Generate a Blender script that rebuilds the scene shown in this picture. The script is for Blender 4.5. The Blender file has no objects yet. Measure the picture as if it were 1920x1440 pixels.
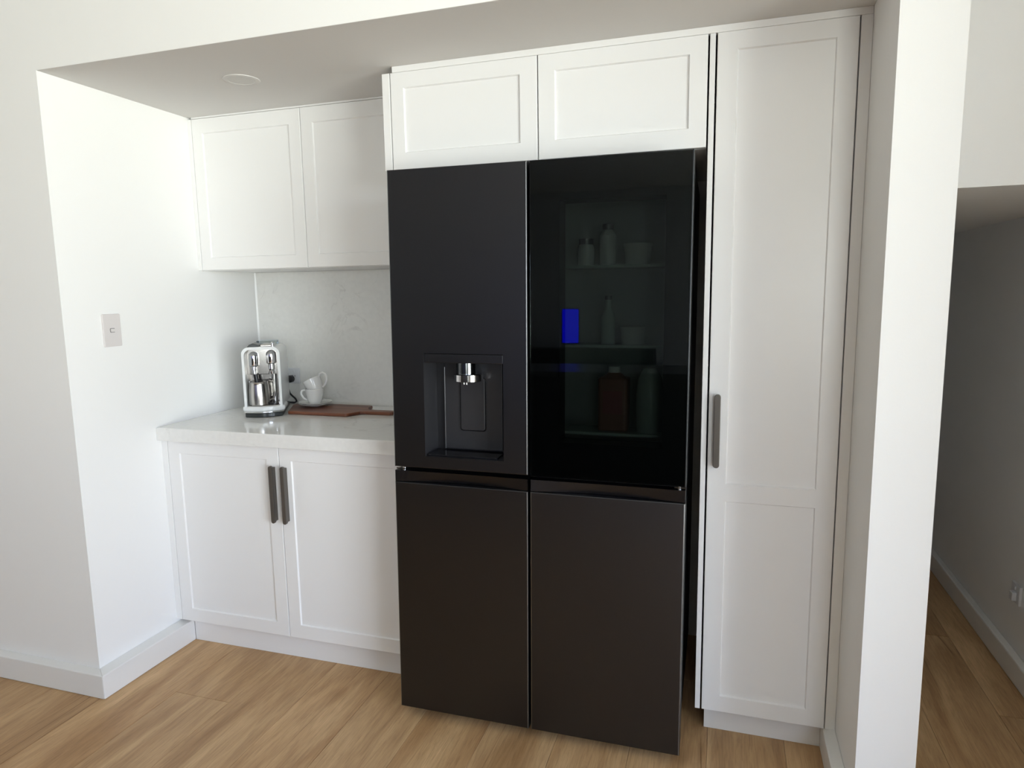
import bpy, bmesh, math, random
from mathutils import Vector, Matrix
C = bpy.context.scene
col = C.collection
random.seed(7)
PI = math.pi
# ------------------------------------------------------------------ camera
cam_data = bpy.data.cameras.new('camera')
cam_data.sensor_width = 36.0
cam_data.lens = 1262.83 / 1920 * 36.0
cam_data.clip_start = 0.02
cam = bpy.data.objects.new('camera', cam_data)
col.objects.link(cam)
R_ = Vector((0.95403994, 0.29927245, -0.01561383))
U_ = Vector((-0.0261511, 0.13504284, 0.9904946))
F_ = Vector((-0.29853628, 0.94456309, -0.13666257))
m = Matrix((R_, U_, -F_)).transposed().to_4x4()
m.translation = Vector((2.10154, -2.05974, 1.41129))
cam.matrix_world = m
C.camera = cam
# ------------------------------------------------------------------ colour management
C.view_settings.view_transform = 'Standard'
C.view_settings.look = 'None'
C.view_settings.exposure = 0.16
C.view_settings.gamma = 1.0
C.view_settings.use_curve_mapping = False
C.cycles.use_denoising = True
C.cycles.max_bounces = 10
C.cycles.diffuse_bounces = 6
C.cycles.glossy_bounces = 4
C.cycles.transparent_max_bounces = 12
C.cycles.sample_clamp_indirect = 8
# ------------------------------------------------------------------ world: daylight sky over a pale garden
SKY = 14.5
w = bpy.data.worlds.new('world'); C.world = w; w.use_nodes = True
nt = w.node_tree; nt.nodes.clear()
out = nt.nodes.new('ShaderNodeOutputWorld'); bg = nt.nodes.new('ShaderNodeBackground')
tc = nt.nodes.new('ShaderNodeTexCoord'); sx = nt.nodes.new('ShaderNodeSeparateXYZ')
rp = nt.nodes.new('ShaderNodeValToRGB')
mr = nt.nodes.new('ShaderNodeMapRange')
mr.inputs['From Min'].default_value = -0.25; mr.inputs['From Max'].default_value = 0.6
nt.links.new(tc.outputs['Generated'], sx.inputs[0])
nt.links.new(sx.outputs['Z'], mr.inputs['Value'])
nt.links.new(mr.outputs[0], rp.inputs[0])
e = rp.color_ramp.elements
e[0].position = 0.0; e[0].color = (1.24, 1.27, 1.18, 1)
e[1].position = 1.0; e[1].color = (0.34, 0.46, 0.74, 1)
k = rp.color_ramp.elements.new(0.27); k.color = (1.22, 1.25, 1.18, 1)
k = rp.color_ramp.elements.new(0.36); k.color = (0.62, 0.68, 0.80, 1)
nt.links.new(rp.outputs[0], bg.inputs[0]); bg.inputs[1].default_value = SKY
nt.links.new(bg.outputs[0], out.inputs[0])
# window openings (y0, y1, z0, z1) in the room's right wall at x = WX
WX = 4.9
WIN = [(-4.6, -1.7, 0.10, 2.40)]
for (a, b, c, d_) in WIN:
    L = bpy.data.lights.new('window_portal', 'AREA'); L.shape = 'RECTANGLE'
    L.size = d_ - c; L.size_y = b - a; L.cycles.is_portal = True
    o = bpy.data.objects.new('window_portal', L); col.objects.link(o)
    o.location = (WX + 0.10, (a + b) / 2, (c + d_) / 2); o.rotation_euler = (0, PI / 2, 0)
# unseen smaller window added in the rear wall at y = -6 for fill light
W2 = (2.9, 4.15, 0.75, 2.1)
L = bpy.data.lights.new('window_portal', 'AREA'); L.shape = 'RECTANGLE'
L.size = W2[1] - W2[0]; L.size_y = W2[3] - W2[2]; L.cycles.is_portal = True
o = bpy.data.objects.new('window_portal', L); col.objects.link(o)
o.location = ((W2[0] + W2[1]) / 2, -6.1, (W2[2] + W2[3]) / 2); o.rotation_euler = (PI / 2, 0, 0)

# ------------------------------------------------------------------ materials
def mat(name, color, rough=0.5, metal=0.0, spec=0.5, coat=0.0, **kw):
    m = bpy.data.materials.new(name); m.use_nodes = True
    b = m.node_tree.nodes['Principled BSDF']
    b.inputs['Base Color'].default_value = (*color, 1)
    b.inputs['Roughness'].default_value = rough
    b.inputs['Metallic'].default_value = metal
    b.inputs['Specular IOR Level'].default_value = spec
    b.inputs['Coat Weight'].default_value = coat
    if 'emit' in kw:
        b.inputs['Emission Color'].default_value = (*kw['emit'], 1)
        b.inputs['Emission Strength'].default_value = kw.get('es', 1)
    return m
def nodes(m): return m.node_tree.nodes, m.node_tree.links, m.node_tree.nodes['Principled BSDF']
def bump(m, scale, strength, dist=0.002, detail=4, stretch=(1, 1, 1), coord='Object'):
    n, l, b = nodes(m)
    t = n.new('ShaderNodeTexCoord'); mp = n.new('ShaderNodeMapping'); mp.inputs['Scale'].default_value = stretch
    z = n.new('ShaderNodeTexNoise'); z.inputs['Scale'].default_value = scale; z.inputs['Detail'].default_value = detail
    bp = n.new('ShaderNodeBump'); bp.inputs['Strength'].default_value = strength; bp.inputs['Distance'].default_value = dist
    l.new(t.outputs[coord], mp.inputs[0]); l.new(mp.outputs[0], z.inputs['Vector']); l.new(z.outputs[0], bp.inputs['Height'])
    l.new(bp.outputs[0], b.inputs['Normal']); return m
def mottled(m, c1, c2, scale, stretch=(1, 1, 1), p0=0.35, p1=0.65, detail=5, dist=0.0):
    n, l, b = nodes(m)
    t = n.new('ShaderNodeTexCoord'); mp = n.new('ShaderNodeMapping'); mp.inputs['Scale'].default_value = stretch
    z = n.new('ShaderNodeTexNoise'); z.inputs['Scale'].default_value = scale; z.inputs['Detail'].default_value = detail
    z.inputs['Distortion'].default_value = dist
    r = n.new('ShaderNodeValToRGB'); r.color_ramp.elements[0].color = (*c1, 1); r.color_ramp.elements[1].color = (*c2, 1)
    r.color_ramp.elements[0].position = p0; r.color_ramp.elements[1].position = p1
    l.new(t.outputs['Object'], mp.inputs[0]); l.new(mp.outputs[0], z.inputs['Vector'])
    l.new(z.outputs[0], r.inputs[0]); l.new(r.outputs[0], b.inputs['Base Color']); return m
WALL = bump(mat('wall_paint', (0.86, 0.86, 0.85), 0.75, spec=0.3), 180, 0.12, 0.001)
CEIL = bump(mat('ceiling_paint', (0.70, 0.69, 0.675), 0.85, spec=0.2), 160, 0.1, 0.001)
TRIM = mat('trim_enamel', (0.80, 0.80, 0.785), 0.35)
CAB = bump(mat('cabinet_satin_white', (0.87, 0.87, 0.865), 0.33), 260, 0.03, 0.0006)
DARK = mat('dark_void', (0.01, 0.01, 0.012), 0.8)
def stone(name, base, vein, rough):
    m = mat(name, base, rough)
    n, l, b = nodes(m)
    t = n.new('ShaderNodeTexCoord')
    z = n.new('ShaderNodeTexNoise'); z.inputs['Scale'].default_value = 3.2; z.inputs['Detail'].default_value = 8; z.inputs['Distortion'].default_value = 1.6
    r = n.new('ShaderNodeValToRGB'); es = r.color_ramp.elements
    es[0].position = 0.485; es[0].color = (0, 0, 0, 1); es[1].position = 0.5; es[1].color = (1, 1, 1, 1)
    q = es.new(0.515); q.color = (0, 0, 0, 1)
    z2 = n.new('ShaderNodeTexNoise'); z2.inputs['Scale'].default_value = 5; z2.inputs['Detail'].default_value = 3
    r2 = n.new('ShaderNodeValToRGB'); r2.color_ramp.elements[0].position = 0.5; r2.color_ramp.elements[1].position = 0.7
    mu = n.new('ShaderNodeMath'); mu.operation = 'MULTIPLY'
    z3 = n.new('ShaderNodeTexNoise'); z3.inputs['Scale'].default_value = 60; z3.inputs['Detail'].default_value = 4
    mx = n.new('ShaderNodeMix'); mx.data_type = 'RGBA'; mx.inputs['A'].default_value = (*base, 1); mx.inputs['B'].default_value = (*vein, 1)
    mx2 = n.new('ShaderNodeMix'); mx2.data_type = 'RGBA'; mx2.blend_type = 'MULTIPLY'; mx2.inputs['Factor'].default_value = 0.10
    for a in (z, z2, z3): l.new(t.outputs['Object'], a.inputs['Vector'])
    l.new(z.outputs[0], r.inputs[0]); l.new(z2.outputs[0], r2.inputs[0])
    l.new(r.outputs[0], mu.inputs[0]); l.new(r2.outputs[0], mu.inputs[1])
    l.new(mu.outputs[0], mx.inputs['Factor']); l.new(mx.outputs['Result'], mx2.inputs['A']); l.new(z3.outputs[0], mx2.inputs['B'])
    l.new(mx2.outputs['Result'], b.inputs['Base Color'])
    return m
STONE = stone('pale_stone_counter', (0.87, 0.87, 0.85), (0.66, 0.655, 0.63), 0.12)
SPLASH = stone('pale_stone_splash', (0.88, 0.88, 0.85), (0.70, 0.695, 0.67), 0.20)
def steel_black(name, c, rough):
    m = mat(name, c, rough, metal=1.0)
    return bump(m, 900, 0.04, 0.0003, stretch=(1, 1, 0.05))
BSTEEL = steel_black('black_steel', (0.067, 0.068, 0.074), 0.36)
BEDGE = mat('steel_edge', (0.20, 0.205, 0.21), 0.3, metal=1.0)
BPLAST = mat('black_plastic', (0.012, 0.012, 0.014), 0.38)
BGLOSS = mat('black_gloss', (0.008, 0.008, 0.010), 0.12)
CAVITY = mat('cavity_plastic', (0.024, 0.024, 0.027), 0.45)
CHROME = mat('chrome', (0.78, 0.78, 0.79), 0.08, metal=1.0)
STEEL = bump(mat('brushed_steel', (0.56, 0.54, 0.51), 0.24, metal=1.0), 400, 0.05, 0.0004, stretch=(1, 1, 0.04))
PSTEEL = mat('polished_panel', (0.52, 0.50, 0.48), 0.16, metal=1.0)
HANDLE = mat('handle_bronze_grey', (0.135, 0.122, 0.108), 0.42, metal=0.6)
PORC = mat('porcelain', (0.84, 0.84, 0.82), 0.10, coat=0.3)
MWHITE = mat('machine_white', (0.80, 0.82, 0.82), 0.22, coat=0.4)
MDARK = mat('machine_dark', (0.03, 0.035, 0.035), 0.25)
PLATE = mat('switch_plastic', (0.70, 0.665, 0.655), 0.35)
OUTLETM = mat('outlet_plastic', (0.70, 0.71, 0.73), 0.3)
BEAD = mat('sealant_bead', (0.85, 0.86, 0.85), 0.3)
LINER = mat('fridge_liner', (0.60, 0.64, 0.62), 0.4)
LABELW = mat('white_container', (0.75, 0.78, 0.76), 0.35)
JUICE = mat('orange_brown_juice', (0.36, 0.18, 0.13), 0.3)
REDL = mat('red_label', (0.40, 0.14, 0.13), 0.4)
CLEARP = mat('clear_plastic', (0.55, 0.65, 0.60), 0.1)
SHELFW = mat('dark_shelf_wood', (0.03, 0.025, 0.022), 0.5)
BLUE = mat('blue_glow', (0.0, 0.0, 0.05), 0.3, emit=(0.0, 0.0, 1.0), es=6.0)  # glow added to make the blue reflection in the fridge glass
WINFR = mat('window_frame_white', (0.8, 0.8, 0.8), 0.4)
# tinted door glass
def tint_glass(name, tint, ior):
    g = bpy.data.materials.new(name); g.use_nodes = True
    n, l = g.node_tree.nodes, g.node_tree.links; n.clear()
    o = n.new('ShaderNodeOutputMaterial'); mx = n.new('ShaderNodeMixShader'); tr = n.new('ShaderNodeBsdfTransparent')
    gl = n.new('ShaderNodeBsdfGlossy'); fr = n.new('ShaderNodeFresnel')
    tr.inputs[0].default_value = (*tint, 1); gl.inputs['Roughness'].default_value = 0.015; gl.inputs[0].default_value = (0.9, 0.95, 1, 1)
    fr.inputs[0].default_value = ior
    l.new(fr.outputs[0], mx.inputs[0]); l.new(tr.outputs[0], mx.inputs[1]); l.new(gl.outputs[0], mx.inputs[2]); l.new(mx.outputs[0], o.inputs[0])
    return g
TINT = tint_glass('tinted_glass', (0.43, 0.455, 0.44), 1.36)
CLEAR = tint_glass('window_glass', (0.97, 0.98, 0.98), 1.3)
def wood_floor():
    m = mat('oak_plank', (0.4, 0.26, 0.15), 0.42, spec=0.4)
    n, l, b = nodes(m)
    t = n.new('ShaderNodeTexCoord'); oi = n.new('ShaderNodeObjectInfo')
    ml = n.new('ShaderNodeMath'); ml.operation = 'MULTIPLY'; ml.inputs[1].default_value = 97.0
    cb = n.new('ShaderNodeCombineXYZ'); ad = n.new('ShaderNodeVectorMath'); ad.operation = 'ADD'
    l.new(oi.outputs['Random'], ml.inputs[0]); l.new(ml.outputs[0], cb.inputs[0]); l.new(ml.outputs[0], cb.inputs[1])
    l.new(t.outputs['Object'], ad.inputs[0]); l.new(cb.outputs[0], ad.inputs[1])
    def nz(sc, stretch, det, dist=0.0, rough=0.55):
        mp = n.new('ShaderNodeMapping'); mp.inputs['Scale'].default_value = stretch
        z = n.new('ShaderNodeTexNoise'); z.inputs['Scale'].default_value = sc; z.inputs['Detail'].default_value = det
        z.inputs['Distortion'].default_value = dist; z.inputs['Roughness'].default_value = rough
        l.new(ad.outputs[0], mp.inputs[0]); l.new(mp.outputs[0], z.inputs['Vector']); return z
    def ramp(src, p0, c0, p1, c1):
        r = n.new('ShaderNodeValToRGB'); r.color_ramp.elements[0].position = p0; r.color_ramp.elements[1].position = p1
        r.color_ramp.elements[0].color = (*c0, 1); r.color_ramp.elements[1].color = (*c1, 1); l.new(src, r.inputs[0]); return r
    broad = nz(7, (1, 0.16, 1), 4, 0.8)
    r1 = ramp(broad.outputs[0], 0.33, (0.41, 0.235, 0.105), 0.66, (0.68, 0.455, 0.240))
    streak = nz(60, (1, 0.07, 1), 6, 0.9, 0.72)
    r2 = ramp(streak.outputs[0], 0.30, (0.62, 0.58, 0.54), 0.56, (1, 1, 1))
    mx = n.new('ShaderNodeMix'); mx.data_type = 'RGBA'; mx.blend_type = 'MULTIPLY'; mx.inputs['Factor'].default_value = 0.55
    l.new(r1.outputs[0], mx.inputs['A']); l.new(r2.outputs[0], mx.inputs['B'])
    # long dark cracks
    crack = nz(5.5, (1, 0.035, 1), 1, 0.1)
    r3 = ramp(crack.outputs[0], 0.497, (1, 1, 1), 0.5, (0.45, 0.36, 0.28)); q = r3.color_ramp.elements.new(0.503); q.color = (1, 1, 1, 1)
    mask = nz(3.1, (1, 0.5, 1), 1); r4 = ramp(mask.outputs[0], 0.56, (0, 0, 0), 0.62, (1, 1, 1))
    mx2 = n.new('ShaderNodeMix'); mx2.data_type = 'RGBA'; mx2.blend_type = 'MULTIPLY'
    l.new(r4.outputs[0], mx2.inputs['Factor']); l.new(mx.outputs['Result'], mx2.inputs['A']); l.new(r3.outputs[0], mx2.inputs['B'])
    # plank to plank tone
    hs = n.new('ShaderNodeHueSaturation'); mr_ = n.new('ShaderNodeMapRange')
    mr_.inputs['To Min'].default_value = 0.93; mr_.inputs['To Max'].default_value = 1.07
    l.new(oi.outputs['Random'], mr_.inputs['Value']); l.new(mr_.outputs[0], hs.inputs['Value']); l.new(mx2.outputs['Result'], hs.inputs['Color'])
    l.new(hs.outputs[0], b.inputs['Base Color'])
    fine = nz(230, (1, 0.05, 1), 3, 0.4, 0.6)
    r5 = ramp(fine.outputs[0], 0.32, (0.74, 0.71, 0.68), 0.52, (1, 1, 1))
    mx3 = n.new('ShaderNodeMix'); mx3.data_type = 'RGBA'; mx3.blend_type = 'MULTIPLY'; mx3.inputs['Factor'].default_value = 0.7
    l.new(hs.outputs[0], mx3.inputs['A']); l.new(r5.outputs[0], mx3.inputs['B']); l.new(mx3.outputs['Result'], b.inputs['Base Color'])
    bp = n.new('ShaderNodeBump'); bp.inputs['Strength'].default_value = 0.5; bp.inputs['Distance'].default_value = 0.002
    l.new(streak.outputs[0], bp.inputs['Height']); l.new(bp.outputs[0], b.inputs['Normal'])
    return m
WOOD = wood_floor()
BOARD = mat('acacia_board', (0.22, 0.07, 0.03), 0.4)
mottled(BOARD, (0.085, 0.024, 0.014), (0.24, 0.085, 0.042), 34, (0.05, 1, 1), 0.35, 0.65)

# ------------------------------------------------------------------ mesh helpers
class MB:
    def __init__(s): s.v = []; s.f = []; s.mi = []
    def quad(s, a, b, c, d, mi=0):
        i = len(s.v); s.v += [a, b, c, d]; s.f.append((i, i + 1, i + 2, i + 3)); s.mi.append(mi)
    def box(s, x0, x1, y0, y1, z0, z1, mi=0):
        i = len(s.v)
        s.v += [(x0, y0, z0), (x1, y0, z0), (x1, y1, z0), (x0, y1, z0), (x0, y0, z1), (x1, y0, z1), (x1, y1, z1), (x0, y1, z1)]
        for f in ((0, 3, 2, 1), (4, 5, 6, 7), (0, 1, 5, 4), (1, 2, 6, 5), (2, 3, 7, 6), (3, 0, 4, 7)):
            s.f.append(tuple(i + k for k in f)); s.mi.append(mi)
        return s
    def ring(s, pts, close=True): i = len(s.v); s.v += pts; return list(range(i, i + len(pts)))
    def bridge(s, a, b, mi=0, closed=True):
        n = len(a)
        for k in range(n if closed else n - 1):
            s.f.append((a[k], a[(k + 1) % n], b[(k + 1) % n], b[k])); s.mi.append(mi)
    def cap(s, a, flip=False, mi=0): s.f.append(tuple(reversed(a)) if flip else tuple(a)); s.mi.append(mi)
    def prism(s, poly, z0, z1, mi=0, plane='xy'):
        def P(p, q):
            return (p[0], p[1], q) if plane == 'xy' else (p[0], q, p[1]) if plane == 'xz' else (q, p[0], p[1])
        a = s.ring([P(p, z0) for p in poly]); b = s.ring([P(p, z1) for p in poly])
        s.bridge(a, b, mi); s.cap(a, True, mi); s.cap(b, False, mi); return s
    def lathe(s, prof, seg=32, c=(0, 0, 0), mi=0, closed=False):
        rings = []
        for r, z in prof:
            rings.append(s.ring([(c[0] + r * math.cos(2 * PI * k / seg), c[1] + r * math.sin(2 * PI * k / seg), c[2] + z) for k in range(seg)]))
        for a, b in zip(rings, rings[1:]): s.bridge(a, b, mi)
        if prof[0][0] > 0: s.cap(rings[0], True, mi)
        if prof[-1][0] > 0: s.cap(rings[-1], False, mi)
        return s
    def tube(s, pts, r, seg=10, mi=0, flat=1.0):
        pts = [Vector(p) for p in pts]; prev = None; rings = []
        up = None
        for i, p in enumerate(pts):
            t = (pts[min(i + 1, len(pts) - 1)] - pts[max(i - 1, 0)]).normalized()
            if up is None:
                up = Vector((0, 0, 1)) if abs(t.z) < 0.9 else Vector((0, 1, 0))
            a = t.cross(up).normalized(); b = a.cross(t).normalized(); up = b
            rr = r[i] if isinstance(r, (list, tuple)) else r
            rings.append(s.ring([tuple(p + a * rr * math.cos(2 * PI * k / seg) + b * rr * flat * math.sin(2 * PI * k / seg)) for k in range(seg)]))
        for a, b in zip(rings, rings[1:]): s.bridge(a, b, mi)
        s.cap(rings[0], True, mi); s.cap(rings[-1], False, mi); return s
    def build(s, name, mats, parent=None, bevel=0, seg=2, smooth=False, M=None, angle=30):
        me = bpy.data.meshes.new(name); vs = s.v
        if M is not None: vs = [tuple(M @ Vector(v)) for v in vs]
        me.from_pydata(vs, [], s.f)
        if not isinstance(mats, (list, tuple)): mats = [mats]
        for k in mats: me.materials.append(k)
        for p, i in zip(me.polygons, s.mi): p.material_index = i
        bm = bmesh.new(); bm.from_mesh(me); bmesh.ops.remove_doubles(bm, verts=bm.verts, dist=1e-6)
        bmesh.ops.recalc_face_normals(bm, faces=bm.faces)
        if smooth:
            for f in bm.faces: f.smooth = True
            for e_ in bm.edges:
                if len(e_.link_faces) == 2 and e_.calc_face_angle(0) > math.radians(angle): e_.smooth = False
        bm.to_mesh(me); bm.free()
        o = bpy.data.objects.new(name, me); col.objects.link(o)
        if parent is not None: o.parent = parent
        if bevel:
            bv = o.modifiers.new('bevel', 'BEVEL'); bv.width = bevel; bv.segments = seg; bv.limit_method = 'ANGLE'; bv.angle_limit = math.radians(40)
        return o
def tag(o, label, cat, group=None):
    o['label'] = label; o['category'] = cat
    if group: o['group'] = group
    return o
def thing(name, label, cat, loc=(0, 0, 0), rot=(0, 0, 0), group=None):
    o = bpy.data.objects.new(name, None); col.objects.link(o); o.empty_display_size = 0.1
    o.location = loc; o.rotation_euler = rot
    return tag(o, label, cat, group)
def struct(o): o['kind'] = 'structure'; return o
def sbox(name, m_, *b, bevel=0): return struct(MB().box(*b).build(name, m_, None, bevel))
def rrect(x0, x1, z0, z1, r, n=5):
    pts = []
    for cx, cz, a0 in ((x1 - r, z0 + r, -PI / 2), (x1 - r, z1 - r, 0), (x0 + r, z1 - r, PI / 2), (x0 + r, z0 + r, PI)):
        for k in range(n + 1):
            a = a0 + PI / 2 * k / n; pts.append((cx + r * math.cos(a), cz + r * math.sin(a)))
    return pts
def off(M_, root):  # express world-space points in a root's local space
    return root.matrix_world.inverted()
# fitted plan
ZC = 2.1279; YF = -0.3615; XR = 2.4498; XRR = 2.5848; YR = -0.3029; HB = 0.0916; YBK = 0.6228; HC = 2.75
XCW = 3.142
# ------------------------------------------------------------------ floor
fl = sbox('floor', mat('underlay', (0.10, 0.07, 0.04), 0.8), -3.1, WX + 0.1, -6.1, 2.75, -0.08, -0.010)
PW = 0.229; PX0 = 0.2515 - PW * 14
plank_mesh = {}
def plank(x0, y0, y1, wdt=PW):
    L_ = round(y1 - y0, 3); key = (L_, wdt)
    if key not in plank_mesh:
        b = MB(); g = 0.0004
        lo = b.ring([(g, g, -0.010), (wdt - g, g, -0.010), (wdt - g, L_ - g, -0.010), (g, L_ - g, -0.010)])
        q = 0.0016
        md = b.ring([(g, g, -0.0008), (wdt - g, g, -0.0008), (wdt - g, L_ - g, -0.0008), (g, L_ - g, -0.0008)])
        hi = b.ring([(q, q, 0), (wdt - q, q, 0), (wdt - q, L_ - q, 0), (q, L_ - q, 0)])
        b.bridge(lo, md); b.bridge(md, hi); b.cap(hi); b.cap(lo, True)
        o = b.build('plank', WOOD, fl); plank_mesh[key] = o.data
    else:
        o = bpy.data.objects.new('plank', plank_mesh[key]); col.objects.link(o); o.parent = fl
    o.location = (x0, y0, 0); return o
ends = {0: -0.2795, 1: 0.6, -1: 0.55, -2: 0.35, -3: 0.8, 2: 0.85, 3: 0.5, 4: 0.4, 5: 0.7, 6: 0.9, 7: 0.3, 8: 0.2, 9: 0.5, 10: 0.7, 11: 0.9, 12: 0.372}
for i in range(0, 39):
    r = i - 14; x0 = PX0 + i * PW
    e0 = ends.get(r, random.uniform(-0.9, 0.9))
    ys = [e0 + 1.8 * k for k in range(-4, 3)]
    wd = min(PW, WX - x0)
    for a in ys:
        y0, y1 = max(a, -6.0), min(a + 1.8, 2.6)
        if y1 - y0 > 0.05: plank(x0, y0, y1, round(wd, 4))
# ------------------------------------------------------------------ walls
b = MB(); b.prism([(-3, 0), (0, 0), (0, ZC), (XR, ZC), (XR, HC), (-3, HC)], YF, -0.25, plane='xz')
struct(b.build('wall_front', WALL))
sbox('wall_left', WALL, -0.11, 0, -0.25, 0.74, 0, HC)
sbox('wall_back', WALL, -0.11, XR, YBK + 0.012, 0.74, 0, HC)
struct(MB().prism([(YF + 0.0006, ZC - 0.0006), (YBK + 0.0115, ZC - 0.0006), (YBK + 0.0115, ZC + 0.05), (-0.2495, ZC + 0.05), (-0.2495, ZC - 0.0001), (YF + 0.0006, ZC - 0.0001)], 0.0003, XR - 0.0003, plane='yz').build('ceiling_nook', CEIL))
sbox('wall_right', WALL, XR, XRR, YR, 2.6, 0, HC)
sbox('wall_corridor_bulkhead', WALL, XRR, XCW, -0.044, 2.6, 1.652, HC)
sbox('wall_corridor_right', WALL, XCW, XCW + 0.11, -0.75, 2.6, 0, HC)
sbox('wall_corridor_end', WALL, XRR, XCW, 2.6, 2.7, 0, HC)
sbox('wall_room_right_front', WALL, XCW + 0.11, WX, -0.86, -0.75, 0, HC)
sbox('wall_room_left', WALL, -3.1, -3, -6, -0.25, 0, HC)
b = MB(); b.box(-3.1, W2[0], -6.1, -6, 0, HC); b.box(W2[1], WX + 0.1, -6.1, -6, 0, HC)
b.box(W2[0], W2[1], -6.1, -6, 0, W2[2]); b.box(W2[0], W2[1], -6.1, -6, W2[3], HC)
struct(b.build('wall_room_rear', mat('reflection_dimming_grey', (0.36, 0.365, 0.37), 0.7)))  # unseen wall, greyed to keep the fridge reflections dark
wn = struct(thing('fill_window', '', '')); del wn['label']; del wn['category']  # added window, only there to bring frontal fill light
b = MB(); b.box(W2[0], W2[0] + 0.05, -6.08, -6.02, W2[2], W2[3]); b.box(W2[1] - 0.05, W2[1], -6.08, -6.02, W2[2], W2[3])
b.box(W2[0], W2[1], -6.08, -6.02, W2[2], W2[2] + 0.05); b.box(W2[0], W2[1], -6.08, -6.02, W2[3] - 0.05, W2[3]); b.build('window_frame', WINFR, wn)
MB().box(W2[0] + 0.05, W2[1] - 0.05, -6.055, -6.05, W2[2] + 0.05, W2[3] - 0.05).build('pane', CLEAR, wn)
y0, y1, z0, z1 = WIN[0]
b = MB(); b.box(WX, WX + 0.1, -6, y0, 0, HC); b.box(WX, WX + 0.1, y1, -0.75, 0, HC)
b.box(WX, WX + 0.1, y0, y1, 0, z0); b.box(WX, WX + 0.1, y0, y1, z1, HC)
struct(b.build('wall_room_right', WALL))
sbox('ceiling', CEIL, -3.1, WX + 0.1, -6.1, 0.5, HC, HC + 0.1)
wn = struct(thing('window_1', '', '')); del wn['label']; del wn['category']
b = MB()
b.box(WX + 0.02, WX + 0.08, y0, y0 + 0.06, z0, z1); b.box(WX + 0.02, WX + 0.08, y1 - 0.06, y1, z0, z1)
b.box(WX + 0.02, WX + 0.08, y0, y1, z0, z0 + 0.06); b.box(WX + 0.02, WX + 0.08, y0, y1, z1 - 0.06, z1)
b.box(WX + 0.02, WX + 0.08, (y0 + y1) / 2 - 0.035, (y0 + y1) / 2 + 0.035, z0, z1)
b.build('window_frame', WINFR, wn)
for a_, c_ in ((y0 + 0.06, (y0 + y1) / 2 - 0.035), ((y0 + y1) / 2 + 0.035, y1 - 0.06)):
    MB().box(WX + 0.045, WX + 0.05, a_, c_, z0 + 0.06, z1 - 0.06).build('pane', CLEAR, wn)
# baseboards (square edged, flat top)
XB = 0.0438; YB = -0.3902
def skirt(poly, hi):
    b = MB(); a = b.ring([(x, y, 0.0005) for x, y in poly]); c = b.ring([(x, y, HB + (0.005 if k in hi else -0.003)) for k, (x, y) in enumerate(poly)])
    b.bridge(a, c); b.cap(a, True); b.cap(c); return b
b = skirt([(-3, YB), (XB, YB), (0, YF), (-3, YF)], (2, 3)); struct(b.build('baseboard_front', TRIM, None, 0.003))
b = skirt([(XB, YB), (XB, 0.047), (0, 0.047), (0, YF)], (2, 3)); struct(b.build('baseboard_left', TRIM, None, 0.003))
b = skirt([(XR - 0.034, YR - 0.03), (XR, YR), (XR, 0.0427), (XR - 0.034, 0.0427)], (1, 2)); struct(b.build('baseboard_right', TRIM, None, 0.003))
b = skirt([(XR - 0.034, YR - 0.03), (XRR + 0.03, YR - 0.03), (XRR, YR), (XR, YR)], (2, 3)); struct(b.build('baseboard_right_end', TRIM, None, 0.003))
sbox('baseboard_corridor', TRIM, XCW - 0.030, XCW, -0.75, 2.6, 0.0005, 0.088, bevel=0.006)
# ------------------------------------------------------------------ fitted cabinets
def routed_door(x0, x1, z0, z1, y, recs, th=0.018, dep=0.006, sl=0.003, ch=0.0012, parent=None, name='door'):
    """door whose front faces -y at plane y, with rectangular recesses [(xa,xb,za,zb)] sharing xa,xb, sorted by z"""
    b = MB()
    F = lambda x, z, d=0: (x, y + d, z)
    o0 = [F(x0, z0, th), F(x1, z0, th), F(x1, z1, th), F(x0, z1, th)]
    o1 = [F(x0, z0, ch), F(x1, z0, ch), F(x1, z1, ch), F(x0, z1, ch)]
    X0, X1, Z0, Z1 = x0 + ch, x1 - ch, z0 + ch, z1 - ch
    o2 = [F(X0, Z0), F(X1, Z0), F(X1, Z1), F(X0, Z1)]
    for p, q in ((o0, o1), (o1, o2)):
        for k in range(4): b.quad(p[k], p[(k + 1) % 4], q[(k + 1) % 4], q[k])
    b.quad(o0[3], o0[2], o0[1], o0[0])
    xa, xb = recs[0][0], recs[0][1]
    b.quad(F(X0, Z0), F(xa, Z0), F(xa, Z1), F(X0, Z1)); b.quad(F(xb, Z0), F(X1, Z0), F(X1, Z1), F(xb, Z1))
    zz = [Z0] + [q for r_ in recs for q in (r_[2], r_[3])] + [Z1]
    for k in range(0, len(zz), 2): b.quad(F(xa, zz[k]), F(xb, zz[k]), F(xb, zz[k + 1]), F(xa, zz[k + 1]))
    for (p, q, r_, s_) in recs:
        a = [F(p, r_), F(q, r_), F(q, s_), F(p, s_)]
        c = [F(p + sl, r_ + sl, dep), F(q - sl, r_ + sl, dep), F(q - sl, s_ - sl, dep), F(p + sl, s_ - sl, dep)]
        for k in range(4): b.quad(a[k], a[(k + 1) % 4], c[(k + 1) % 4], c[k])
        b.quad(*c)
    me_o = b.build(name, CAB, parent)
    return me_o
def bar_handle(x, z0, z1, y, parent, wd=0.016):
    b = MB(); b.prism(rrect(x - wd / 2, x + wd / 2, z0, z1, wd / 2 - 0.0006), y - 0.024, y - 0.013, plane='xz')
    b.box(x - wd * 0.22, x + wd * 0.42, y - 0.014, y + 0.001, z0 + 0.007, z1 - 0.007)
    o = b.build('handle', HANDLE, parent, 0.0015)
    o['label'] = 'bronze grey bar handle'; return o
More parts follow.
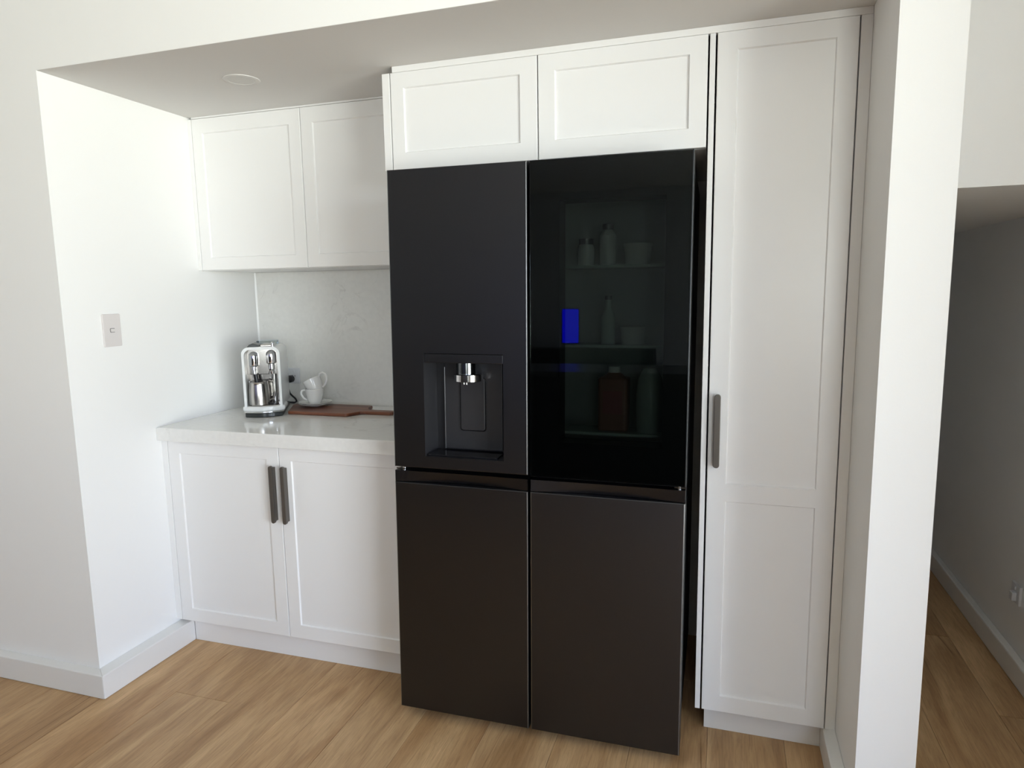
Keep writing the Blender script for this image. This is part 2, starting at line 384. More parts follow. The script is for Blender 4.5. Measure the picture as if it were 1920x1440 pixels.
# base cabinet
bc = thing('base_cabinet', 'white two-door base cabinet under the stone counter, left of the fridge', 'cabinet', (0.55, 0.3, 0))
Mi = Matrix.Translation((-0.55, -0.3, 0))
def child(o, root):  # keep world-space coordinates
    o.parent = root; o.matrix_parent_inverse = root.matrix_basis.inverted(); return o
def place(objs, root):
    for o in objs: child(o, root)
XE = 1.062
c_ = MB().box(0.0005, XE, 0.0195, YBK + 0.008, 0.1083, 0.8551).build('carcass', CAB)
k_ = MB().box(XB, XE, 0.047, 0.060, 0.0008, 0.1075).build('kickboard', CAB)
f_ = MB().box(0.0005, 0.0270, 0.0, 0.018, 0.1083, 0.8535).build('filler_panel', CAB, None, 0.0008)
d1 = routed_door(0.0291, 0.5380, 0.1083, 0.8520, 0.0, [(0.0820, 0.4852, 0.161, 0.8039)])
d2 = routed_door(0.5410, XE - 0.002, 0.1083, 0.8520, 0.0, [(0.5912, XE - 0.054, 0.161, 0.8039)])
place([c_, k_, f_, d1, d2], bc)
h1 = bar_handle(0.5150, 0.566, 0.785, 0, None); h2 = bar_handle(0.5655, 0.566, 0.785, 0, None)
child(h1, d1); child(h2, d2); h1.matrix_parent_inverse.identity(); h2.matrix_parent_inverse.identity()
# counter and splashback
ct = MB().box(0.0008, 1.086, -0.0231, YBK, 0.8556, 0.9067).build('countertop', STONE, None, 0.0025)
tag(ct, 'pale stone benchtop slab over the base cabinet', 'benchtop')
sp = thing('splashback', 'pale veined stone splashback behind the coffee machine and cups', 'splashback', (0.5, YBK + 0.005, 0.9067))
s1 = MB().box(0.0008, 1.09, YBK, YBK + 0.0115, 0.9069, 1.514).build('stone_slab', SPLASH)
s2 = MB().prism([(0.001, YBK), (0.007, YBK), (0.001, YBK - 0.006)], 0.9069, 1.514).build('sealant_bead', BEAD)
place([s1, s2], sp)
# upper cabinet
YU = 0.2712; ZU = 1.517
uc = thing('wall_cabinet', 'white two-door wall cabinet hanging above the counter', 'cabinet', (0.5, 0.45, ZU))
c_ = MB().box(0.0005, 1.027, YU + 0.0195, YBK + 0.010, ZU - 0.002, 2.1190).build('carcass', CAB)
f_ = MB().box(0.0005, 0.0172, YU, YU + 0.018, ZU, 2.1190).build('filler_panel', CAB, None, 0.0008)
t_ = MB().box(0.0175, 1.027, YU + 0.001, YU + 0.018, 2.1205, ZC - 0.0009).build('top_filler', CAB, None, 0.0005)
d1 = routed_door(0.0194, 0.5270, ZU, 2.1190, YU, [(0.0674, 0.4762, 1.5665, 2.0622)])
d2 = routed_door(0.5300, 1.027, ZU, 2.1190, YU, [(0.5805, 0.975, 1.5665, 2.0622)])
place([c_, f_, t_, d1, d2], uc)
# over-fridge cabinet
YO = -0.0056; ZO = 1.8061; ZT = 2.1079
oc = thing('overhead_cabinet', 'white two-door overhead cabinet directly above the fridge', 'cabinet', (1.55, 0.3, ZO))
c_ = MB().box(1.0600, 2.0380, YO + 0.024, YBK + 0.010, ZO, ZT).build('carcass', CAB)
p_ = MB().box(1.0291, 1.0550, YO, YBK + 0.010, ZO, ZT).build('side_panel', CAB, None, 0.0008)
d1 = routed_door(1.0585, 1.5452, ZO, ZT, YO, [(1.1031, 1.4916, 1.8598, 2.0601)])
d2 = routed_door(1.5492, 2.0385, ZO, ZT, YO, [(1.6000, 1.9897, 1.8598, 2.0601)])
place([c_, p_, d1, d2], oc)
struct(MB().box(1.066, XR - 0.0005, YO - 0.001, YO + 0.017, ZT + 0.0004, ZC - 0.0009).build('trim_1', CAB, None, 0.0008))
# pantry
pc = thing('pantry_cabinet', 'tall narrow white pantry cabinet with one handle, right of the fridge', 'cabinet', (2.25, 0.3, 0))
ZP = 0.0925
c_ = MB().box(2.0655, XR - 0.001, YO + 0.024, YBK + 0.010, ZP, ZT).build('carcass', CAB)
p_ = MB().box(2.0435, 2.0585, YO, YBK + 0.010, ZP, ZT).build('side_panel', CAB, None, 0.0008)
fr = MB().box(2.4215, XR - 0.0005, YO, YO + 0.018, ZP, ZT).build('filler_panel', CAB, None, 0.0008)
k_ = MB().box(2.0713, XR - 0.034, 0.0427, 0.058, 0.0008, ZP - 0.0005).build('kickboard', CAB)
dp = routed_door(2.0637, 2.4180, ZP, ZT, YO, [(2.1169, 2.366, 0.1449, 0.7756), (2.1169, 2.366, 0.8283, 2.0606)])
place([c_, p_, fr, k_, dp], pc)
h1 = bar_handle(2.0885, 0.882, 1.1027, YO, None, 0.0185); child(h1, dp); h1.matrix_parent_inverse.identity()
bk = MB().box(2.425, 2.44, YO + 0.028, YO + 0.05, ZP - 0.012, ZP - 0.0005).build('bracket', STEEL); child(bk, pc)
# ------------------------------------------------------------------ refrigerator
FR = thing('refrigerator', 'black four-door fridge with water dispenser and dark glass panel', 'refrigerator', (1.10, 0, 0.0))
FR.rotation_euler = (-0.0191, 0.0040, 0.0094)
bpy.context.view_layer.update()
# local coords: x from 0 (world 1.1)
X0, X1, X2 = -0.0034, 0.4448, 0.9047
YD = -0.1791; DT = 0.085   # door face, door thickness
ZB, ZTOP = 0.0340, 1.7797
ZLT = 0.8066; ZUB_L = 0.8565; ZUB_R = 0.8530
YBODY = YD + DT + 0.012
b = MB()
b.box(X0 + 0.006, X1, YBODY, 0.60, 0.045, ZTOP - 0.004)               # left half
b.box(X1, X2 - 0.005, YBODY, 0.60, 0.045, 0.90)                       # right lower
b.box(X1, X2 - 0.005, YBODY, 0.60, 1.72, ZTOP - 0.004)
b.box(X2 - 0.05, X2 - 0.005, YBODY, 0.60, 0.90, 1.72)
b.box(X1, X2 - 0.05, 0.16, 0.60, 0.90, 1.72)
b.build('body', BPLAST, FR, 0.003)
ln = MB(); ln.box(X1 + 0.001, X1 + 0.006, YBODY, 0.158, 0.902, 1.718); ln.box(X2 - 0.056, X2 - 0.051, YBODY, 0.158, 0.902, 1.718)
ln.box(X1 + 0.006, X2 - 0.056, 0.152, 0.158, 0.902, 1.718); ln.box(X1 + 0.006, X2 - 0.056, YBODY, 0.158, 0.902, 0.907); ln.box(X1 + 0.006, X2 - 0.056, YBODY, 0.158, 1.713, 1.718)
ln.build('liner', LINER, FR)
gr = MB(); gr.box(X0 + 0.03, X2 - 0.03, YD + 0.060, YD + 0.10, 0.012, 0.046)
for k in range(24): gr.box(X0 + 0.06 + k * 0.034, X0 + 0.08 + k * 0.034, YD + 0.056, YD + 0.062, 0.018, 0.040)
gr.build('toe_grille', BPLAST, FR)
for xx in (X0 + 0.07, X2 - 0.07):
    for yy in (YD + 0.10, 0.50):
        MB().lathe([(0.022, 0.0), (0.022, 0.012), (0.010, 0.016), (0.010, 0.05)], 16, (xx, yy, -0.0015 + yy * 0.0191 + xx * 0.004)).build('foot', BPLAST, FR, smooth=True)
def fdoor(x0, x1, z0, z1, name='door', edge=0.0035, m_=BSTEEL, y=YD, hole=None, dt=DT):
    """fridge door: softly bevelled front face, optional rectangular hole"""
    b = MB(); e_ = edge
    o0 = [(x0, y + dt, z0), (x1, y + dt, z0), (x1, y + dt, z1), (x0, y + dt, z1)]
    o1 = [(x0, y + e_, z0), (x1, y + e_, z0), (x1, y + e_, z1), (x0, y + e_, z1)]
    o2 = [(x0 + e_ * .3, y + e_ * .3, z0 + e_ * .3), (x1 - e_ * .3, y + e_ * .3, z0 + e_ * .3), (x1 - e_ * .3, y + e_ * .3, z1 - e_ * .3), (x0 + e_ * .3, y + e_ * .3, z1 - e_ * .3)]
    o3 = [(x0 + e_, y, z0 + e_), (x1 - e_, y, z0 + e_), (x1 - e_, y, z1 - e_), (x0 + e_, y, z1 - e_)]
    for n_, (p, q) in enumerate(((o0, o1), (o1, o2), (o2, o3))):
        for k in range(4): b.quad(p[k], p[(k + 1) % 4], q[(k + 1) % 4], q[k], 1 if n_ >= 1 and k in (1, 3) else 0)
    b.quad(o0[3], o0[2], o0[1], o0[0])
    if hole is None: b.quad(*o3)
    else:
        xa, xb, za, zb = hole; A, B = x0 + e_, x1 - e_; Z0, Z1 = z0 + e_, z1 - e_
        b.quad((A, y, Z0), (xa, y, Z0), (xa, y, Z1), (A, y, Z1)); b.quad((xb, y, Z0), (B, y, Z0), (B, y, Z1), (xb, y, Z1))
        b.quad((xa, y, Z0), (xb, y, Z0), (xb, y, za), (xa, y, za)); b.quad((xa, y, zb), (xb, y, zb), (xb, y, Z1), (xa, y, Z1))
    return b, b.build(name, [m_, BEDGE], FR)
G = 0.0035
# dispenser opening (local x)
HX0, HX1, HZ0, HZ1 = 1.2054 - 1.10, 1.4652 - 1.10, 0.8950, 1.2215
_, DL = fdoor(X0, X1 - G, ZUB_L, ZTOP, hole=(HX0, HX1, HZ0, HZ1), dt=DT + 0.02); DL['label'] = 'upper left door with dispenser'
_, D3 = fdoor(X0, X1 - G, ZB, ZLT); D3['label'] = 'lower left door'
_, D4 = fdoor(X1 + G, X2, ZB, ZLT); D4['label'] = 'lower right door'
# dispenser recess
dz = MB(); dd = 0.098; PZ = 1.1925
yi = YD + 0.0015
dz.quad((HX0, YD, HZ0), (HX0, YD, HZ1), (HX0 + 0.002, YD + dd, HZ1), (HX0 + 0.002, YD + dd, HZ0))
dz.quad((HX1, YD, HZ0), (HX1, YD, HZ1), (HX1 - 0.022, YD + dd, HZ1), (HX1 - 0.022, YD + dd, HZ0))
dz.quad((HX0, YD, HZ0), (HX1, YD, HZ0), (HX1 - 0.022, YD + dd, HZ0 + 0.004), (HX0 + 0.002, YD + dd, HZ0 + 0.004))
dz.quad((HX0, YD, HZ1), (HX1, YD, HZ1), (HX1, YD + dd, HZ1), (HX0, YD + dd, HZ1))
dz.quad((HX0, YD + dd, HZ0), (HX1, YD + dd, HZ0), (HX1, YD + dd, HZ1), (HX0, YD + dd, HZ1))
rc = dz.build('dispenser_recess', CAVITY, DL)
MB().box(HX0 + 0.0012, HX1 - 0.0012, YD + 0.0022, YD + 0.030, PZ, HZ1 - 0.0018).build('control_panel', BSTEEL, DL, 0.0015)
MB().box(HX0 + 0.004, HX1 - 0.024, YD + 0.006, YD + dd - 0.003, HZ0 + 0.001, HZ0 + 0.007).build('drip_tray', BGLOSS, DL, 0.001)
# raised back plate; its lit left edge is imitated by a bright strip
MB().box(HX0 + 0.034, HX1 - 0.030, YD + dd - 0.012, YD + dd - 0.001, HZ0 + 0.010, PZ + 0.01).build('back_plate', CAVITY, DL, 0.003)
MB().box(HX0 + 0.0325, HX0 + 0.0360, YD + dd - 0.0135, YD + dd - 0.002, HZ0 + 0.010, PZ - 0.02).build('edge_highlight', BEDGE, DL, 0.001)
pb = MB(); pb.prism(rrect(HX0 + 0.088, HX0 + 0.176, HZ0 + 0.072, PZ - 0.052, 0.010), YD + dd - 0.0150, YD + dd - 0.011, plane='xz'); pb.build('paddle_surround', BGLOSS, DL, 0.001)
pb = MB(); pb.prism(rrect(HX0 + 0.091, HX0 + 0.173, HZ0 + 0.075, PZ - 0.052, 0.009), YD + dd - 0.0190, YD + dd - 0.014, plane='xz'); pb.build('paddle', CAVITY, DL, 0.002)
cx, cy = HX0 + 0.130, YD + 0.050
nz_ = MB(); nz_.lathe([(0.032, PZ - 0.040), (0.032, PZ + 0.008)], 32, (cx - 0.006, cy, 0)); nz_.build('spout', mat('smoked_chrome', (0.16, 0.17, 0.18), 0.12, metal=1.0), DL, smooth=True)
nz_ = MB(); nz_.lathe([(0.043, PZ - 0.060), (0.0465, PZ - 0.058), (0.0465, PZ - 0.038), (0.044, PZ - 0.036)], 36, (cx, cy, 0)); nz_.build('spout_ring', CHROME, DL, smooth=True)
nz_ = MB()
for dx in (-0.004, 0.005): nz_.lathe([(0.003, PZ - 0.067), (0.0035, PZ - 0.058)], 10, (cx + dx, cy - 0.03, 0))
nz_.build('nozzle', CHROME, DL, smooth=True)
# glass door: black frame ring, tinted pane across the whole face
GX0, GX1, GZ0, GZ1 = 1.6385 - 1.10 - 0.002, 1.9365 - 1.10 - 0.002, 0.9625, 1.6650
xa, xb = X1 + G, X2
ring = MB(); yy0, yy1 = YD + 0.006, YD + DT
ring.box(xa, GX0, yy0, yy1, ZUB_R, ZTOP); ring.box(GX1, xb, yy0, yy1, ZUB_R, ZTOP)
ring.box(GX0, GX1, yy0, yy1, ZUB_R, GZ0); ring.box(GX0, GX1, yy0, yy1, GZ1, ZTOP)
DR = ring.build('door', BPLAST, FR); DR['label'] = 'upper right door with dark see-through glass'
MB().box(xa + 0.001, xb - 0.0035, YD, YD + 0.004, ZUB_R + 0.002, ZTOP - 0.002).build('glass_pane', TINT, DR)
et = MB().box(xb - 0.0035, xb + 0.0005, YD, YD + 0.03, ZUB_R, ZTOP).build('edge_trim', mat('dark_trim', (0.05, 0.053, 0.056), 0.35, metal=1.0), DR, 0.001)
# door shelves seen through the glass
for zz in (0.9800, 1.2480, 1.4850):
    sh = MB().box(GX0 - 0.01, GX1 + 0.01, YBODY + 0.002, YBODY + 0.12, zz - 0.008, zz).build('shelf', CLEARP, FR)
# hinges between upper and lower doors
for xx, sgn in ((X0 + 0.022, 1), (X2 - 0.012, -1)):
    h = MB(); h.box(xx - 0.020, xx + 0.012, YD + 0.010, YD + 0.05, ZLT + 0.0405, ZLT + 0.0435); h.lathe([(0.0055, ZLT + 0.030), (0.0055, ZLT + 0.047)], 14, (xx + 0.006 * sgn, YD + 0.016, 0))
    h.build('hinge', CHROME, FR, smooth=True)
# scooped handle strips on the lower doors
for (a, c) in ((X0 + 0.001, X1 - G - 0.001), (X1 + G + 0.001, X2 - 0.001)):
    s = MB(); n = 28; lo0, hi0, lo1, hi1 = [], [], [], []
    for k in range(n + 1):
        t = k / n; x = a + (c - a) * t; sc = math.sin(PI * t) if 0 < t < 1 else 0
        yb = YD + 0.002 + 0.018 * sc; zt = ZLT + 0.037 - 0.004 * sc; zb_ = ZLT + 0.0015 - 0.0 * sc
        lo0.append((x, yb + 0.004 * sc, zb_)); hi0.append((x, yb, zt)); lo1.append((x, YD + DT, zb_)); hi1.append((x, YD + DT, zt))
    A = s.ring(lo0); B = s.ring(hi0); D_ = s.ring(hi1); E_ = s.ring(lo1)
    s.bridge(A, B, closed=False); s.bridge(B, D_, closed=False); s.bridge(D_, E_, closed=False); s.bridge(E_, A, closed=False)
    s.cap([A[0], B[0], D_[0], E_[0]]); s.cap([A[-1], B[-1], D_[-1], E_[-1]], True)
    s.build('grip_strip', steel_black('grip_steel', (0.055, 0.055, 0.062), 0.32) if a < 0.1 else bpy.data.materials['grip_steel'], FR)
# ---- items stored behind the fridge glass
FM = FR.matrix_world
def fpt(x, y, z): return FM @ Vector((x - 1.10, y, z))
def item(name, label, cat, prof, x, z, m_, y=-0.02, group=None, seg=24):
    t = thing(name, label, cat, tuple(fpt(x, y, z)), FR.rotation_euler, group)
    for nm, pr, mm in prof: MB().lathe(pr, seg).build(nm, mm, t, smooth=True)
    return t
zs = 1.4852
item('jar', 'small white-labelled jar on the top fridge shelf, leftmost of three', 'jar', [('body', [(0.024, 0), (0.025, 0.055), (0.020, 0.065)], LABELW), ('lid', [(0.023, 0.065), (0.023, 0.082)], BEDGE)], 1.685, zs, LABELW)
item('bottle', 'tall white bottle with a shiny cap on the top fridge shelf', 'bottle', [('body', [(0.024, 0), (0.025, 0.09), (0.012, 0.108)], LABELW), ('cap', [(0.017, 0.108), (0.017, 0.124)], BEDGE)], 1.752, zs, LABELW)
item('tub', 'wide pale tub on the top fridge shelf, right of the bottle', 'container', [('body', [(0.036, 0), (0.041, 0.055)], LABELW), ('lid', [(0.043, 0.055), (0.043, 0.063)], LABELW)], 1.842, zs, LABELW)
zs = 1.2482
item('bottle', 'clear bottle with a narrow neck on the middle fridge shelf', 'bottle', [('body', [(0.022, 0), (0.022, 0.08), (0.009, 0.11), (0.009, 0.135)], CLEARP), ('cap', [(0.011, 0.135), (0.011, 0.147)], BEDGE)], 1.755, zs, CLEARP)
item('tub', 'low pale tub on the middle fridge shelf beside the clear bottle', 'container', [('body', [(0.034, 0), (0.038, 0.045)], LABELW), ('lid', [(0.040, 0.045), (0.040, 0.052)], LABELW)], 1.832, zs, LABELW)
zs = 0.9802
t = thing('juice_bottle', 'square reddish juice bottle with white cap on the bottom fridge shelf', 'bottle', tuple(fpt(1.776, -0.02, zs)), FR.rotation_euler)
b = MB(); b.prism(rrect(-0.046, 0.046, -0.035, 0.035, 0.012), 0, 0.165); q1 = b.build('body', JUICE, t, 0.006)
MB().box(-0.030, 0.030, -0.0360, -0.0345, 0.055, 0.125).build('label_patch', REDL, t)
MB().lathe([(0.040, 0.163), (0.018, 0.180)], 20).build('shoulder', JUICE, t, smooth=True)
MB().lathe([(0.018, 0.178), (0.018, 0.198)], 20).build('cap', LABELW, t, smooth=True)
item('container', 'round-topped pale container on the bottom fridge shelf', 'container', [('body', [(0.040, 0), (0.043, 0.11), (0.036, 0.165), (0.020, 0.195), (0.004, 0.20)], CLEARP)], 1.885, zs, CLEARP)

# ------------------------------------------------------------------ things on the counter
ZT_ = 0.9067 + 0.0004
bd = thing('cutting_board', 'reddish wooden paddle board with a handle lying on the counter', 'cutting board', (0.45, 0.45, ZT_))
BT = 0.0135
poly = [(-0.110, -0.105), (0.165, -0.108)]
for k in range(1, 6):
    t = k / 6; poly.append((0.165 + 0.045 * t, -0.108 + 0.066 * (3 * t * t - 2 * t ** 3)))
poly += [(0.225, -0.040), (0.335, -0.038), (0.345, -0.032), (0.348, -0.006), (0.340, 0.006), (0.225, 0.008), (0.205, 0.022), (0.190, 0.045), (0.185, 0.085), (0.182, 0.097), (0.170, 0.104), (-0.19, 0.102), (-0.19, 0.045)]
MB().prism(poly, 0, BT).build('board', BOARD, bd, 0.003)
# saucers and cups
SX, SY = 0.380, 0.490
ZS = ZT_ + BT + 0.0004
def saucer(z, label):
    o = MB().lathe([(0.0, 0.0), (0.026, 0.0), (0.028, 0.002), (0.050, 0.005), (0.071, 0.0125), (0.0725, 0.014), (0.070, 0.0145), (0.050, 0.0085), (0.028, 0.0055), (0.0, 0.0055)], 48).build('saucer', PORC, None, smooth=True)
    o.location = (SX, SY, z); return tag(o, label, 'saucer', None)
saucer(ZS, 'lower white saucer of two stacked on the wooden board')
saucer(ZS + 0.0062, 'upper white saucer directly under the upright cup')
CUPP = [(0.0, 0.002), (0.021, 0.002), (0.022, 0.0), (0.024, 0.0), (0.026, 0.003), (0.033, 0.020), (0.0375, 0.040), (0.0395, 0.064), (0.0385, 0.0655), (0.0370, 0.064), (0.035, 0.040), (0.030, 0.021), (0.022, 0.0075), (0.0, 0.006)]
def cup(label, ang, hp):
    t = thing('cup', label, 'cup')
    MB().lathe(CUPP, 40).build('bowl', PORC, t, smooth=True)
    MB().tube([(math.cos(ang) * r, math.sin(ang) * r, z) for r, z in hp], 0.0032, 10, flat=1.5).build('handle', PORC, t, smooth=True)
    return t
hp = [(0.035, 0.053), (0.045, 0.058), (0.055, 0.056), (0.0605, 0.048), (0.060, 0.038), (0.054, 0.027), (0.044, 0.018), (0.031, 0.014)]
c1 = cup('upright white cup standing on the stacked saucers', math.radians(195), hp)
c1.location = (SX - 0.002, SY, ZS + 0.0062 + 0.0060)
c2 = cup('tilted white cup resting in the mouth of the upright cup', 0.0, [(0.034, 0.060), (0.044, 0.070), (0.057, 0.070), (0.066, 0.060), (0.066, 0.046), (0.059, 0.031), (0.046, 0.018), (0.030, 0.012)])
c2.rotation_euler = (math.radians(-6), math.radians(-25), math.radians(18))
c2.location = (SX + 0.0115, SY + 0.004, ZS + 0.0122 + 0.0470)
# power outlet, plug and cord
go = thing('power_outlet', 'double power outlet on the splashback behind the cups', 'power outlet', (0.161, YBK, 1.035))
MB().box(-0.0575, 0.0575, -0.009, -0.0002, -0.0365, 0.0365).build('plate', OUTLETM, go, 0.003)
for dx in (-0.027, 0.027):
    b = MB(); 
    for (px, pz, an) in ((-0.006, 0.0, 0.5), (0.006, 0.0, -0.5), (0, -0.014, 0)):
        b.box(dx + px - 0.001, dx + px + 0.001, -0.0096, -0.0088, pz - 0.004, pz + 0.004)
    b.build('socket', DARK, go)
    MB().box(dx - 0.004, dx + 0.004, -0.0125, -0.0088, 0.017, 0.030).build('rocker', OUTLETM, go, 0.001)
pl = thing('power_plug', 'black plug with its cord between the coffee machine and outlet', 'plug', (0.179, YBK - 0.0098, 1.022))
MB().lathe([(0.013, 0.0), (0.017, 0.006), (0.017, 0.022), (0.009, 0.034)], 20).build('plug_body', BPLAST, pl, smooth=True, M=Matrix.Rotation(PI / 2, 4, 'X'))
pts = [(0.0, -0.026, -0.004), (-0.001, -0.031, -0.018), (-0.002, -0.030, -0.045), (0.002, -0.027, -0.066), (0.012, -0.024, -0.078), (0.026, -0.022, -0.090), (0.030, -0.018, -0.103), (0.016, -0.014, -0.1108), (-0.02, -0.012, -0.1110), (-0.07, -0.012, -0.1110)]
MB().tube(pts, 0.0042, 8).build('cord', BPLAST, pl, smooth=True)
# coffee machine (local: x across the front, y into the body, origin front left on the counter)
ca = math.radians(30)
cm = thing('coffee_machine', 'white and chrome coffee machine in the corner of the counter', 'coffee machine', (0.2135, 0.232, ZT_), (0, 0, ca))
W, D, H = 0.150, 0.300, 0.292
def dform(x0, x1, yf, yb, bulge, n=14):
    p = [(x0 + (x1 - x0) * k / n, yf - bulge * math.sin(PI * k / n)) for k in range(n + 1)]
    return p + [(x1, yb), (x0, yb)]
MB().prism(dform(0.0, W, 0.006, D - 0.01, 0.022), 0.0, 0.0195).build('base', MDARK, cm, 0.004)
# curved white tray rim
MB().prism(dform(-0.009, W + 0.009, 0.010, 0.12, 0.030), 0.024, 0.046).build('tray_rim', MWHITE, cm, 0.008, 4)
MB().prism(dform(-0.0045, W + 0.0045, 0.0075, 0.06, 0.028), 0.0195, 0.0245).build('chrome_band', CHROME, cm, 0.001)
MB().prism(dform(0.012, W - 0.012, 0.012, 0.10, 0.014), 0.0455, 0.0475).build('drip_grid', STEEL, cm, 0.001)
# shell: rounded arch open at the front
def arch(x0, x1, z0, z1, r, n=7):
    p = [(x0, z0), (x1, z0)]
    for cx_, a0 in ((x1 - r, 0), (x0 + r, PI / 2)):
        for k in range(n + 1): a = a0 + PI / 2 * k / n; p.append((cx_ + r * math.cos(a), z1 - r + r * math.sin(a)))
    return p
outer = arch(0, W, 0.040, H, 0.030); inner = arch(0.010, W - 0.010, 0.0401, H - 0.011, 0.024)
b = MB()
a = b.ring([(x, 0.004, z) for x, z in outer]); i_ = b.ring([(x, 0.004, z) for x, z in inner])
ab = b.ring([(x, D, z - 0.006) for x, z in outer]); ib = b.ring([(x, 0.10, z) for x, z in inner])
b.bridge(a, i_); b.bridge(a, ab); b.bridge(i_, ib); b.cap(ab)
b.build('shell', MWHITE, cm, smooth=True, angle=35)
MB().box(0.009, W - 0.009, 0.060, 0.100, 0.172, H - 0.0115).build('head_panel', PSTEEL, cm, 0.002)
MB().box(0.009, W - 0.009, 0.088, 0.105, 0.045, 0.1715).build('back_panel', PSTEEL, cm)
def capsule(x, y, zb, zt, r, m_, nm):
    n = 8; pr = [(r * math.sin(PI / 2 * k / n) + 1e-4, zb + r * 0.4 * (1 - math.cos(PI / 2 * k / n))) for k in range(n + 1)]
    pr += [(r * math.cos(PI / 2 * k / n) + 1e-4, zt - r + r * math.sin(PI / 2 * k / n)) for k in range(n + 1)]
    return MB().lathe(pr, 24, (x, y, 0)).build(nm, m_, cm, smooth=True)
capsule(0.040, 0.052, 0.205, 0.270, 0.0195, CHROME, 'steam_head')
capsule(0.110, 0.052, 0.215, 0.275, 0.0195, CHROME, 'coffee_head')
MB().tube([(0.040, 0.050, 0.208), (0.041, 0.046, 0.185), (0.045, 0.044, 0.165)], [0.010, 0.008, 0.006], 14).build('steam_wand', CHROME, cm, smooth=True)
MB().tube([(0.046, 0.040, 0.176), (0.052, 0.036, 0.128)], 0.0098, 14).build('wand_sleeve', BPLAST, cm, smooth=True)
MB().lathe([(0.012, 0.175), (0.0125, 0.185), (0.009, 0.190), (0.0125, 0.196), (0.012, 0.216)], 20, (0.110, 0.052, 0)).build('coffee_spout', CHROME, cm, smooth=True)
MB().lathe([(0.0085, 0.048), (0.0095, 0.175)], 20, (0.114, 0.072, 0)).build('column', CHROME, cm, smooth=True)
MB().lathe([(0.021, 0.0465), (0.021, 0.051)], 24, (0.112, 0.040, 0)).build('cup_rest', BPLAST, cm, smooth=True)
b = MB(); b.prism([(0.020, H - 0.002), (0.068, H - 0.002), (0.064, H + 0.008), (0.045, H + 0.014), (0.030, H + 0.009)], 0.02, 0.10, plane='xz'); b.build('lever', MDARK, cm, 0.002)
MB().box(0.072, 0.118, 0.03, 0.16, H - 0.002, H + 0.007).build('top_panel', STEEL, cm, 0.003)
MB().lathe([(0.006, H - 0.002), (0.006, H + 0.012), (0.0045, H + 0.018)], 16, (0.122, 0.030, 0)).build('dial', CHROME, cm, smooth=True)
tk = MB(); tk.prism(rrect(0.03, W - 0.03, D - 0.095, D - 0.02, 0.02), H - 0.006, H + 0.012); tk.build('water_tank', tint_glass('tank_plastic', (0.8, 0.84, 0.84), 1.45), cm, 0.003)
# milk jug stands on the machine's tray
jg = thing('milk_jug', 'stainless steel milk jug standing on the coffee machine tray', 'jug')
jl = Vector((0.056, 0.034, 0.0480)); Rz = Matrix.Rotation(ca, 4, 'Z')
jg.location = Vector((0.2135, 0.232, ZT_)) + Rz @ jl; jg.rotation_euler = (0, 0, ca)
JP = [(0.0, 0.0), (0.0385, 0.0), (0.041, 0.003), (0.0415, 0.030), (0.0405, 0.060), (0.0375, 0.085), (0.037, 0.094), (0.0385, 0.098), (0.0375, 0.0982), (0.036, 0.094), (0.039, 0.060), (0.040, 0.030), (0.039, 0.004), (0.0, 0.004)]
MB().lathe(JP, 40).build('body', STEEL, jg, smooth=True)
hd = [(0.036, 0.0, 0.080), (0.052, 0.014, 0.094), (0.062, 0.020, 0.090), (0.066, 0.022, 0.070), (0.064, 0.020, 0.045), (0.052, 0.014, 0.022), (0.036, 0.004, 0.016)]
hd = [(0.032, 0.016, 0.088), (0.036, 0.030, 0.097), (0.054, 0.036, 0.090), (0.060, 0.036, 0.080), (0.061, 0.034, 0.050), (0.052, 0.028, 0.022), (0.034, 0.012, 0.014)]
MB().tube(hd, 0.0045, 10, flat=1.3).build('handle', STEEL, jg, smooth=True)
# ------------------------------------------------------------------ fittings
ls = thing('light_switch', 'single white light switch on the left wall of the alcove', 'light switch', (0.0, -0.1798, 1.2942))
b = MB(); b.prism(rrect(-0.0365, 0.0365, -0.058, 0.058, 0.004), 0.0003, 0.0075, plane='yz'); b.build('plate', PLATE, ls, 0.0015)
b = MB(); b.prism(rrect(-0.0085, 0.0085, -0.0060, 0.0060, 0.002), 0.0070, 0.0108, plane='yz'); b.build('rocker', PLATE, ls, 0.001)
b = MB(); b.prism(rrect(-0.0100, 0.0100, -0.0075, 0.0075, 0.003), 0.0070, 0.0078, plane='yz'); b.build('rocker_gap', DARK, ls)
dl = thing('downlight', 'round white recessed downlight in the alcove ceiling', 'light', (0.535, -0.060, ZC))
MB().lathe([(0.046, -0.0002), (0.060, -0.0002), (0.0597, -0.0025), (0.052, -0.0045), (0.045, -0.0035), (0.045, -0.0002)], 48).build('trim_ring', CEIL, dl, smooth=True)
MB().lathe([(0.0, -0.0030), (0.0455, -0.0030), (0.0455, -0.0002), (0.0, -0.0002)], 40).build('diffuser', mat('frosted_diffuser', (0.62, 0.61, 0.59), 0.5), dl, smooth=True)
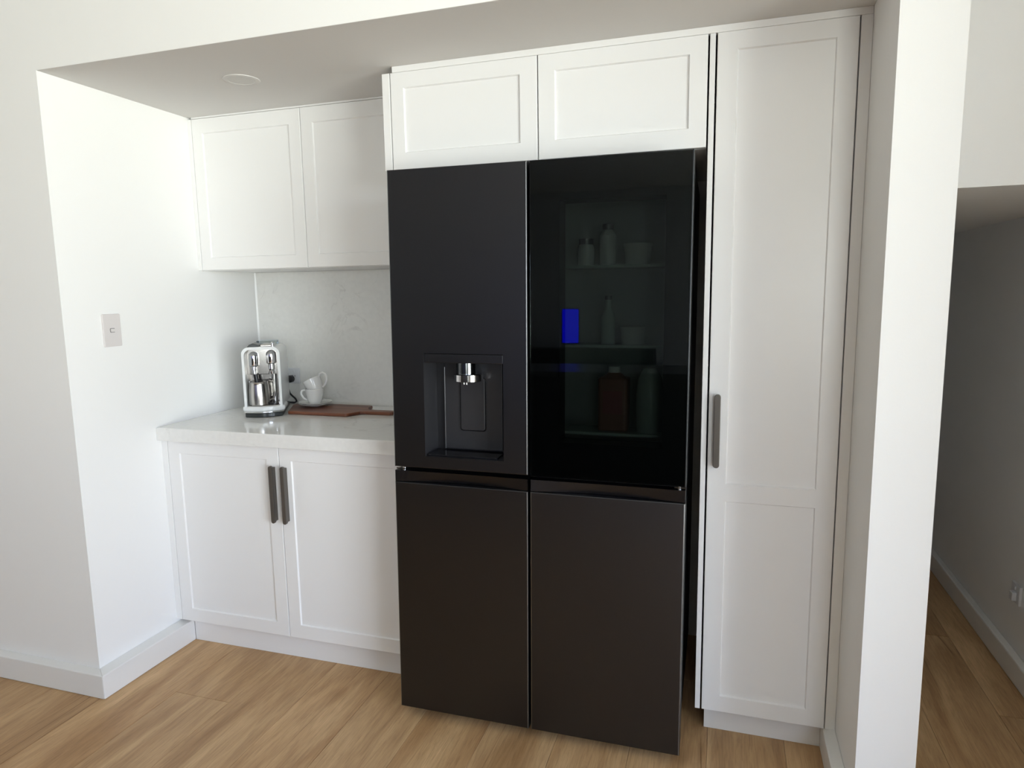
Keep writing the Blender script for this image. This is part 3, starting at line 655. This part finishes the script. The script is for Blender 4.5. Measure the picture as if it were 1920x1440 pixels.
co = thing('power_outlet', 'white power outlet low on the corridor wall, above the baseboard', 'power outlet', (XCW, 0.690, 0.298), (0, 0, 0))
MB().box(-0.010, -0.0003, -0.0365, 0.0365, -0.036, 0.036).build('plate', OUTLETM, co, 0.003)
MB().box(-0.024, -0.009, -0.014, 0.014, -0.026, 0.006).build('plug', OUTLETM, co, 0.003)
MB().box(-0.014, -0.009, -0.005, 0.005, 0.014, 0.028).build('rocker', OUTLETM, co, 0.001)
# ------------------------------------------------------------------ props added behind the camera to shape the fridge reflections
ki = thing('reflection_island', 'long dark island added behind the camera to darken the fridge reflections', 'island', (0.6, -3.6, 0))  # unseen dark mass, added so the lower doors reflect dark
MB().box(-1.9, 1.7, -0.4, 0.40, 0.08, 0.88).build('body', mat('island_black', (0.02, 0.02, 0.022), 0.6), ki, 0.002)
MB().box(-1.85, 1.65, -0.35, 0.34, 0.0005, 0.08).build('plinth', DARK, ki)
MB().box(-1.95, 1.75, -0.43, 0.44, 0.88, 0.92).build('top', mat('island_top', (0.06, 0.06, 0.06), 0.35), ki, 0.003)
su = thing('reflection_shelf', 'dark wooden shelf unit added by the rear wall for the fridge glass reflection', 'shelf', (0.75, -5.6, 0))  # unseen, added as dark backing in the glass reflection
b = MB(); 
for xx in (-0.75, 0.73): b.box(xx, xx + 0.02, -0.18, 0.18, 0.0005, 0.98)
b.box(-0.75, 0.75, -0.18, -0.165, 0.0005, 0.98); b.build('frame', SHELFW, su)
for zz in (0.05, 0.5, 0.96): MB().box(-0.73, 0.73, -0.165, 0.18, zz, zz + 0.02).build('shelf', SHELFW, su)
sc = thing('reflection_glow', 'small upright panel glowing blue, added for the blue reflection in the fridge glass', 'glow_panel', (0.598, -5.5, 1.02))  # unseen glowing panel, added as source of the blue reflection
MB().box(-0.06, 0.06, -0.04, 0.04, 0.0, 0.012).build('stand', BPLAST, sc)
MB().box(-0.10, 0.10, -0.012, 0.010, 0.012, 0.40).build('housing', BPLAST, sc, 0.003)
MB().box(-0.09, 0.09, 0.0102, 0.012, 0.022, 0.39).build('glow_panel', BLUE, sc)
